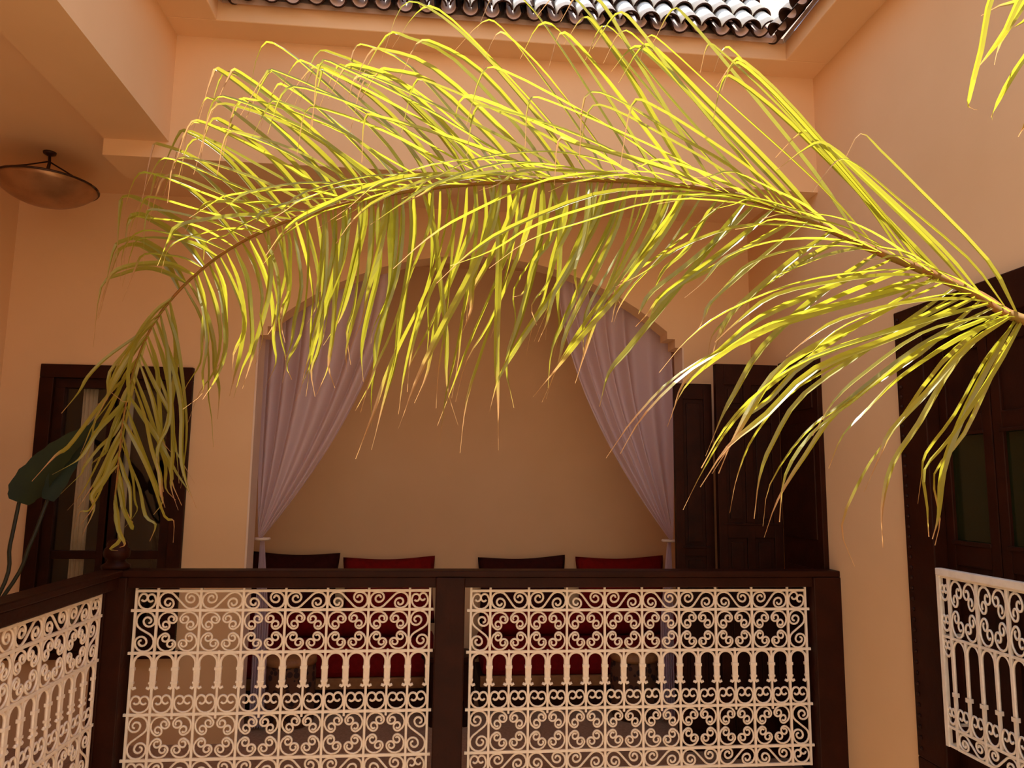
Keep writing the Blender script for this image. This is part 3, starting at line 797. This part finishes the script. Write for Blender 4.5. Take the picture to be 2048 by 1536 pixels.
# ------------------------------------------------------------------ palm
PX, PY = 1.62, 1.12
palm = empty('palm_tree', (PX, PY, ZG)); o_pm = Vector((PX, PY, ZG))
tag(palm, 'palm growing up through the patio with a long arching sunlit frond', 'palm tree')
tr = []
for i in range(27):
    z = 5.1*i/26; tr += [(.105-.0008*i+(.012 if i % 2 else 0), z)]
build('trunk', MB().lathe(tr, n=18), TRUNK, palm, True)
R_PX = [(2048, 640, 1.62), (1960, 592, 1.72), (1854, 544, 1.83), (1741, 497, 1.94), (1632, 447, 2.04), (1500, 397, 2.15), (1350, 370, 2.25), (1200, 360, 2.33), (1050, 362, 2.4), (900, 372, 2.48), (750, 394, 2.57), (600, 433, 2.67), (500, 475, 2.76), (420, 525, 2.87), (350, 590, 2.98), (300, 660, 3.03), (265, 750, 3.06), (245, 850, 3.08), (235, 950, 3.09), (228, 1010, 3.09)]
rp3 = [at_y(*q) for q in R_PX]
crown = Vector((PX, PY, 1.70))
rach = smooth([crown, Vector((1.52, 1.36, 1.90))] + rp3, 4)
nR = len(rach)
frond = build('frond', MB().tube([p-o_pm for p in rach], [.015-.012*(i/(nR-1))**.8 for i in range(nR)], 8), RACHIS, palm, True)
frond['label'] = 'arching orange-brown midrib of the sunlit frond'
def rachis_depth(px, py):
    best = min(R_PX, key=lambda q: (q[0]-px)**2+(q[1]-py)**2)
    for a, b in zip(R_PX[:-1], R_PX[1:]):
        if b[0] <= px <= a[0]:
            t = (a[0]-px)/(a[0]-b[0]); return a[2]+(b[2]-a[2])*t
    return best[2]
def ribbon(pts, wmax, face, twist, parent, name='leaflet', base=o_pm, prof=None):
    n = len(pts); mb = MB(); uv = []
    ww0 = None
    for i, p in enumerate(pts):
        t = i/(n-1)
        tan = (pts[min(i+1, n-1)]-pts[max(i-1, 0)]).normalized()
        s_ = tan.cross(face)
        s_ = s_.normalized() if s_.length > 1e-3 else Vector((1, 0, 0))
        nr = s_.cross(tan).normalized()
        a = twist[0]+twist[1]*t
        sv = s_*math.cos(a)+nr*math.sin(a); nv = nr*math.cos(a)-s_*math.sin(a)
        w2 = wmax*.5*min(1, .4+t*4)*(1-.35*max(0, t-.3)/.7)*(1 if t < .68 else max(.14, 1-(t-.68)/.28))
        w2 = max(w2, .0011)
        for q in (-1, 0, 1):
            mb.v.append(tuple(p-base+sv*w2*q+nv*(w2*.6*abs(q)))); uv.append((q*.5+.5, t))
    for i in range(n-1):
        for q in range(2):
            a = i*3+q; mb.f.append([a, a+1, a+4, a+3]); mb.mi.append(0)
    me = mb.mesh(name, LEAF, False)
    ul = me.uv_layers.new(name='UVMap')
    for lp in me.loops: ul.data[lp.index].uv = uv[lp.vertex_index]
    return link(name, me, parent)
UPPER = [[(2040,630),(1985,525),(1850,375),(1770,295),(1733,262),(1722,285)], [(1990,603),(1900,490),(1750,350),(1670,275),(1615,268),(1530,290)],
 [(1880,553),(1770,440),(1560,215),(1445,113),(1415,118),(1386,165)], [(1800,520),(1680,370),(1500,190),(1370,72),(1345,55),(1325,75)],
 [(1640,450),(1540,330),(1400,170),(1300,65),(1265,55),(1225,85)], [(1500,397),(1400,290),(1250,110),(1165,5),(1120,-20),(1080,10)],
 [(1344,370),(1290,270),(1190,100),(1130,10),(1090,-10),(1050,30)], [(1200,360),(1130,260),(1000,110),(900,15),(850,10),(800,60)],
 [(1090,361),(1010,250),(860,100),(755,55),(710,60),(655,105)], [(1000,365),(930,270),(800,130),(710,92),(680,100),(655,150)],
 [(900,372),(840,280),(720,170),(610,117),(570,118),(520,175)], [(800,386),(745,310),(640,205),(540,118),(505,120),(465,175)],
 [(700,405),(650,330),(560,240),(450,150),(425,155),(395,220)], [(600,433),(550,370),(470,290),(385,235),(355,245),(310,330)],
 [(520,465),(470,400),(390,320),(320,285),(295,300),(265,390)], [(450,503),(400,440),(330,390),(275,368),(255,385),(235,460)],
 [(390,550),(350,490),(290,450),(248,438),(228,460),(213,540)], [(340,600),(310,550),(260,520),(220,535),(195,570),(170,650)]]
LOWER = [[(2046,642),(2000,760),(1940,900),(1895,975),(1910,1060),(1915,1115)], [(2030,632),(1960,720),(1900,830),(1860,930),(1838,1000),(1828,1055)],
 [(2010,620),(1850,700),(1700,830),(1620,890),(1575,990),(1560,1085)], [(1960,594),(1800,690),(1620,770),(1520,870),(1440,960),(1392,1042)],
 [(1900,567),(1740,640),(1570,720),(1490,800),(1460,870),(1440,950)], [(1850,543),(1700,600),(1500,680),(1350,755),(1250,840),(1180,942)],
 [(1740,497),(1620,550),(1490,630),(1420,700),(1400,750),(1390,800)], [(1640,450),(1540,510),(1410,600),(1310,680),(1260,740),(1230,800)],
 [(1540,410),(1460,490),(1340,600),(1230,690),(1200,730),(1180,770)], [(1450,388),(1390,470),(1300,590),(1225,680),(1190,730),(1160,790)],
 [(1350,371),(1310,470),(1240,590),(1160,690),(1110,760),(1070,835)], [(1250,364),(1220,470),(1165,590),(1110,710),(1080,800),(1055,888)],
 [(1150,361),(1140,460),(1105,570),(1070,660),(1050,720),(1040,790)], [(1050,362),(1040,460),(1010,560),(970,680),(940,790),(918,895)],
 [(950,368),(950,460),(930,560),(885,720),(860,840),(843,935)], [(850,378),(850,470),(832,580),(800,730),(775,840),(755,938)],
 [(750,395),(750,480),(740,580),(710,690),(695,770),(688,840)], [(680,411),(680,490),(670,580),(650,690),(640,750),(632,805)],
 [(600,434),(610,510),(610,590),(595,670),(580,720),(568,760)], [(530,462),(550,530),(560,600),(558,670),(556,720),(553,770)],
 [(460,498),(490,570),(503,640),(495,720),(480,780),(458,850)], [(400,543),(430,610),(442,680),(435,750),(420,800),(398,850)],
 [(360,580),(390,650),(397,720),(402,790),(408,840),(412,890)]]
FRONT = [[(2048,642),(1950,640),(1840,665),(1720,750),(1640,820),(1600,880)], [(1980,602),(1880,602),(1740,625),(1580,685),(1500,730),(1450,775)],
 [(1850,545),(1720,548),(1580,565),(1420,615),(1320,680),(1250,745)], [(1740,497),(1600,475),(1450,485),(1320,535),(1250,590),(1195,650)],
 [(1640,450),(1500,432),(1350,445),(1180,510),(1080,570),(1000,625)], [(1500,397),(1380,388),(1230,402),(1030,465),(930,515),(850,565)],
 [(1350,371),(1200,345),(1050,352),(870,425),(780,480),(700,540)], [(1200,360),(1080,332),(920,328),(760,378),(680,430),(615,490)],
 [(1050,362),(930,337),(780,338),(620,385),(550,430),(495,480)], [(900,372),(780,350),(640,356),(490,400),(430,430),(390,475)],
 [(750,395),(640,370),(520,372),(400,393),(350,410),(305,450)], [(600,434),(500,420),(410,426),(325,438),(295,465),(268,525)],
 [(480,488),(400,490),(330,512),(280,550),(260,585),(238,645)]]
TIP_L = [[(350,590),(300,610),(245,650),(200,710),(180,770),(158,735)], [(300,660),(262,715),(222,790),(195,850),(178,900),(165,960)], [(268,745),(232,800),(200,860),(165,920),(140,955),(118,1000)],
 [(248,835),(220,890),(195,940),(165,990),(145,1020),(112,1070)], [(236,940),(212,980),(192,1020),(170,1060),(160,1080),(140,1110)]]
TIP_R = [[(345,595),(365,665),(372,745),(368,830),(362,900),(352,960)], [(300,660),(330,740),(347,830),(355,910),(352,960),(372,1010)], [(266,750),(298,830),(325,905),(342,965),(352,1000),(368,1040)],
 [(245,850),(272,920),(293,980),(310,1035),(318,1060),(300,1095)], [(236,945),(252,990),(268,1035),(280,1070),(288,1090),(296,1100)], [(229,1005),(226,1030),(222,1055),(218,1075),(214,1090),(208,1105)]]
count = [0]
def family(keys, counts, dz, wid, face, len_rng, ang, jit, tw, twl=.9, hook=0):
    for k, n in enumerate(counts):
        for i in range(n):
            t = (i+random.uniform(.15, .85))/n
            P = [Vector(a).lerp(Vector(b), t) for a, b in zip(keys[k], keys[k+1])]
            P[5] = P[5]+Vector((random.uniform(-.15, .25), 1))*hook*random.uniform(.3, 1.3)
            b0 = P[0].copy()
            sc = random.uniform(*(len_rng[k] if isinstance(len_rng, list) else len_rng)); rot = math.radians(random.gauss(0, ang))
            c, s = math.cos(rot), math.sin(rot)
            Q = []
            for j, p in enumerate(P):
                d = (p-b0)*sc; d = Vector((d.x*c-d.y*s, d.x*s+d.y*c))
                Q.append(b0+d+Vector((random.gauss(0, jit), random.gauss(0, jit)))*(j/5.0))
            Y0 = rachis_depth(b0.x, b0.y); dY = random.uniform(*dz)
            Y3 = [Y0+dY*math.sin(min(1, j/4.0)*PI/2)*(1 if j < 5 else .95) for j in range(6)]
            p3 = smooth([at_y(q.x, q.y, yy) for q, yy in zip(Q, Y3)], 3)
            f = Vector(face).normalized()+Vector((random.gauss(0, .25), random.gauss(0, .25), random.gauss(0, .25)))
            ribbon(p3, (wid*.68 if len(counts) == 22 and k > 16 else wid)/F_PX*Y0*random.uniform(.8, 1.15)*(.6+.4*sc), f.normalized(), (random.uniform(-tw, tw), random.uniform(-twl, twl)), frond)
            count[0] += 1
SHALLOW = [[(1640,448),(1540,370),(1430,305),(1310,245),(1270,250),(1255,330)], [(1500,397),(1400,325),(1290,265),(1150,195),(1105,195),(1090,275)],
 [(1350,370),(1240,300),(1110,235),(960,178),(915,180),(890,260)], [(1200,360),(1080,295),(950,230),(800,165),(755,165),(730,240)],
 [(1050,362),(930,285),(800,210),(660,138),(620,138),(595,215)], [(930,370),(820,295),(700,220),(540,155),(495,160),(465,235)],
 [(820,384),(720,315),(610,245),(460,190),(410,195),(385,270)], [(730,398),(640,335),(540,280),(410,232),(365,240),(340,310)],
 [(640,420),(560,375),(470,330),(340,285),(300,295),(275,375)], [(560,448),(480,415),(400,390),(290,355),(255,370),(235,450)],
 [(480,488),(410,455),(350,440),(270,430),(235,445),(220,520)], [(420,525),(370,500),(320,490),(260,490),(225,510),(205,590)],
 [(370,570),(330,550),(290,545),(240,555),(205,585),(180,660)]]
family(UPPER, [2, 3, 4, 3, 4, 4, 4, 4, 4, 4, 4, 4, 3, 3, 2, 2, 2], (.02, .24), 13, (0, -.85, .5), (.78, 1.03), 2.5, 4, .6, .9, 40)
family(SHALLOW, [3, 3, 3, 3, 3, 3, 3, 3, 3, 3, 3, 3], (-.22, .04), 12, (0, -.7, .7), (.75, 1.05), 3.5, 5, .5, .9, 30)
family(LOWER, [4, 4, 4, 4, 4, 3, 3, 3, 3, 4, 6, 7, 7, 8, 8, 8, 7, 7, 6, 5, 5, 4], (-.25, .10), 14.5, (0, -1, .1), [(.85, 1.02)]*6+[(.5, 1.02)]*10+[(.6, 1.05)]*6, 7, 8, .9, 3.0)
family(FRONT, [2, 2, 2, 2, 2, 2, 2, 2, 2, 2, 2, 2], (-.38, -.12), 11, (0, -.45, .9), (.6, 1.0), 4, 5, .4)
# leaflets lying along the midrib
ALONG = []
for k in range(12):
    q = [Vector(R_PX[min(k+j, len(R_PX)-1)][:2]) for j in range(4)]
    ALONG.append([q[0], q[0].lerp(q[1], .7)+Vector((0, -16)), q[1].lerp(q[2], .3)+Vector((0, -22)), q[2]+Vector((0, -14)), q[2].lerp(q[3], .3)+Vector((0, -4)), q[2].lerp(q[3], .6)+Vector((0, 14))])
family(ALONG, [2]*11, (-.22, -.05), 10, (0, -.4, .95), (.7, 1.0), 5, 6, .4)
family(TIP_L, [5, 5, 5, 4], (-.12, .12), 9.5, (0, -1, .2), (.65, 1.05), 9, 8, .8, 2.0)
family(TIP_R, [5, 5, 4, 4, 3], (-.12, .12), 9.5, (0, -1, .2), (.65, 1.05), 9, 8, .8, 2.0)
# second frond, rising above the picture; only the tips of its leaflets hang into view
r2 = smooth([crown, Vector((1.66, 1.28, 2.5)), Vector((1.55, 1.42, 3.15)), Vector((1.22, 1.52, 3.55)), Vector((.78, 1.60, 3.68)), Vector((.35, 1.66, 3.55)), Vector((.05, 1.70, 3.30))], 5)
n2 = len(r2)
frond2 = build('frond', MB().tube([p-o_pm for p in r2], [.018-.014*i/(n2-1) for i in range(n2)], 8), RACHIS, palm, True)
frond2['label'] = 'upright midrib of the second frond above'
for path in ([(2120,-60),(2060,-5),(2000,12),(1962,32)], [(2150,-20),(2090,10),(2045,45),(2012,64)], [(2110,-80),(2040,20),(2000,85),(1988,130)],
             [(2060,-40),(2010,60),(1975,110),(1948,145)], [(2140,20),(2060,100),(2010,175),(1985,225),(1984,240)], [(2130,30),(2070,90),(2015,160),(1990,215),(1982,235)],
             [(2000,-60),(1960,100),(1935,200),(1940,216),(1955,220)], [(2080,150),(2060,210),(2045,255),(2036,274)]):
    k = len(path); q = [at_y(px, py, 1.5+.04*j) for j, (px, py) in enumerate(path)]
    # each leaflet starts on the second midrib
    st = min(r2[4:12], key=lambda p: (p-q[0]).length)
    ribbon(smooth([st, st.lerp(q[0], .6)+Vector((0, 0, .05))] + q, 2), .016, Vector((0, -1, .2)).normalized(), (random.uniform(-.4, .4), .4), frond2)
    count[0] += 1
# the leaflets of the second frond that stay above the picture: one mesh
tmp = []
for i in range(8, n2-1):
    for s_ in (-1, 1):
        p = r2[i]; tan = (r2[i+1]-r2[i-1]).normalized()
        d = (tan*.8+Vector((0, s_*.75, .25))).normalized(); ln = .42
        pts = [p+d*ln*t+Vector((0, 0, -.10*t*t)) for t in [j/8 for j in range(9)]]
        tmp.append(ribbon(pts, .022, Vector((0, 0, 1)), (0, .3), frond2, 'leaflet_row'))
bm = bmesh.new()
for o in tmp: bm.from_mesh(o.data)
me = bpy.data.meshes.new('leaflet_row'); bm.to_mesh(me); bm.free(); me.materials.append(LEAF)
for o in tmp: bpy.data.objects.remove(o, do_unlink=True)
tag(link('leaflet_row', me, frond2), kind='stuff')
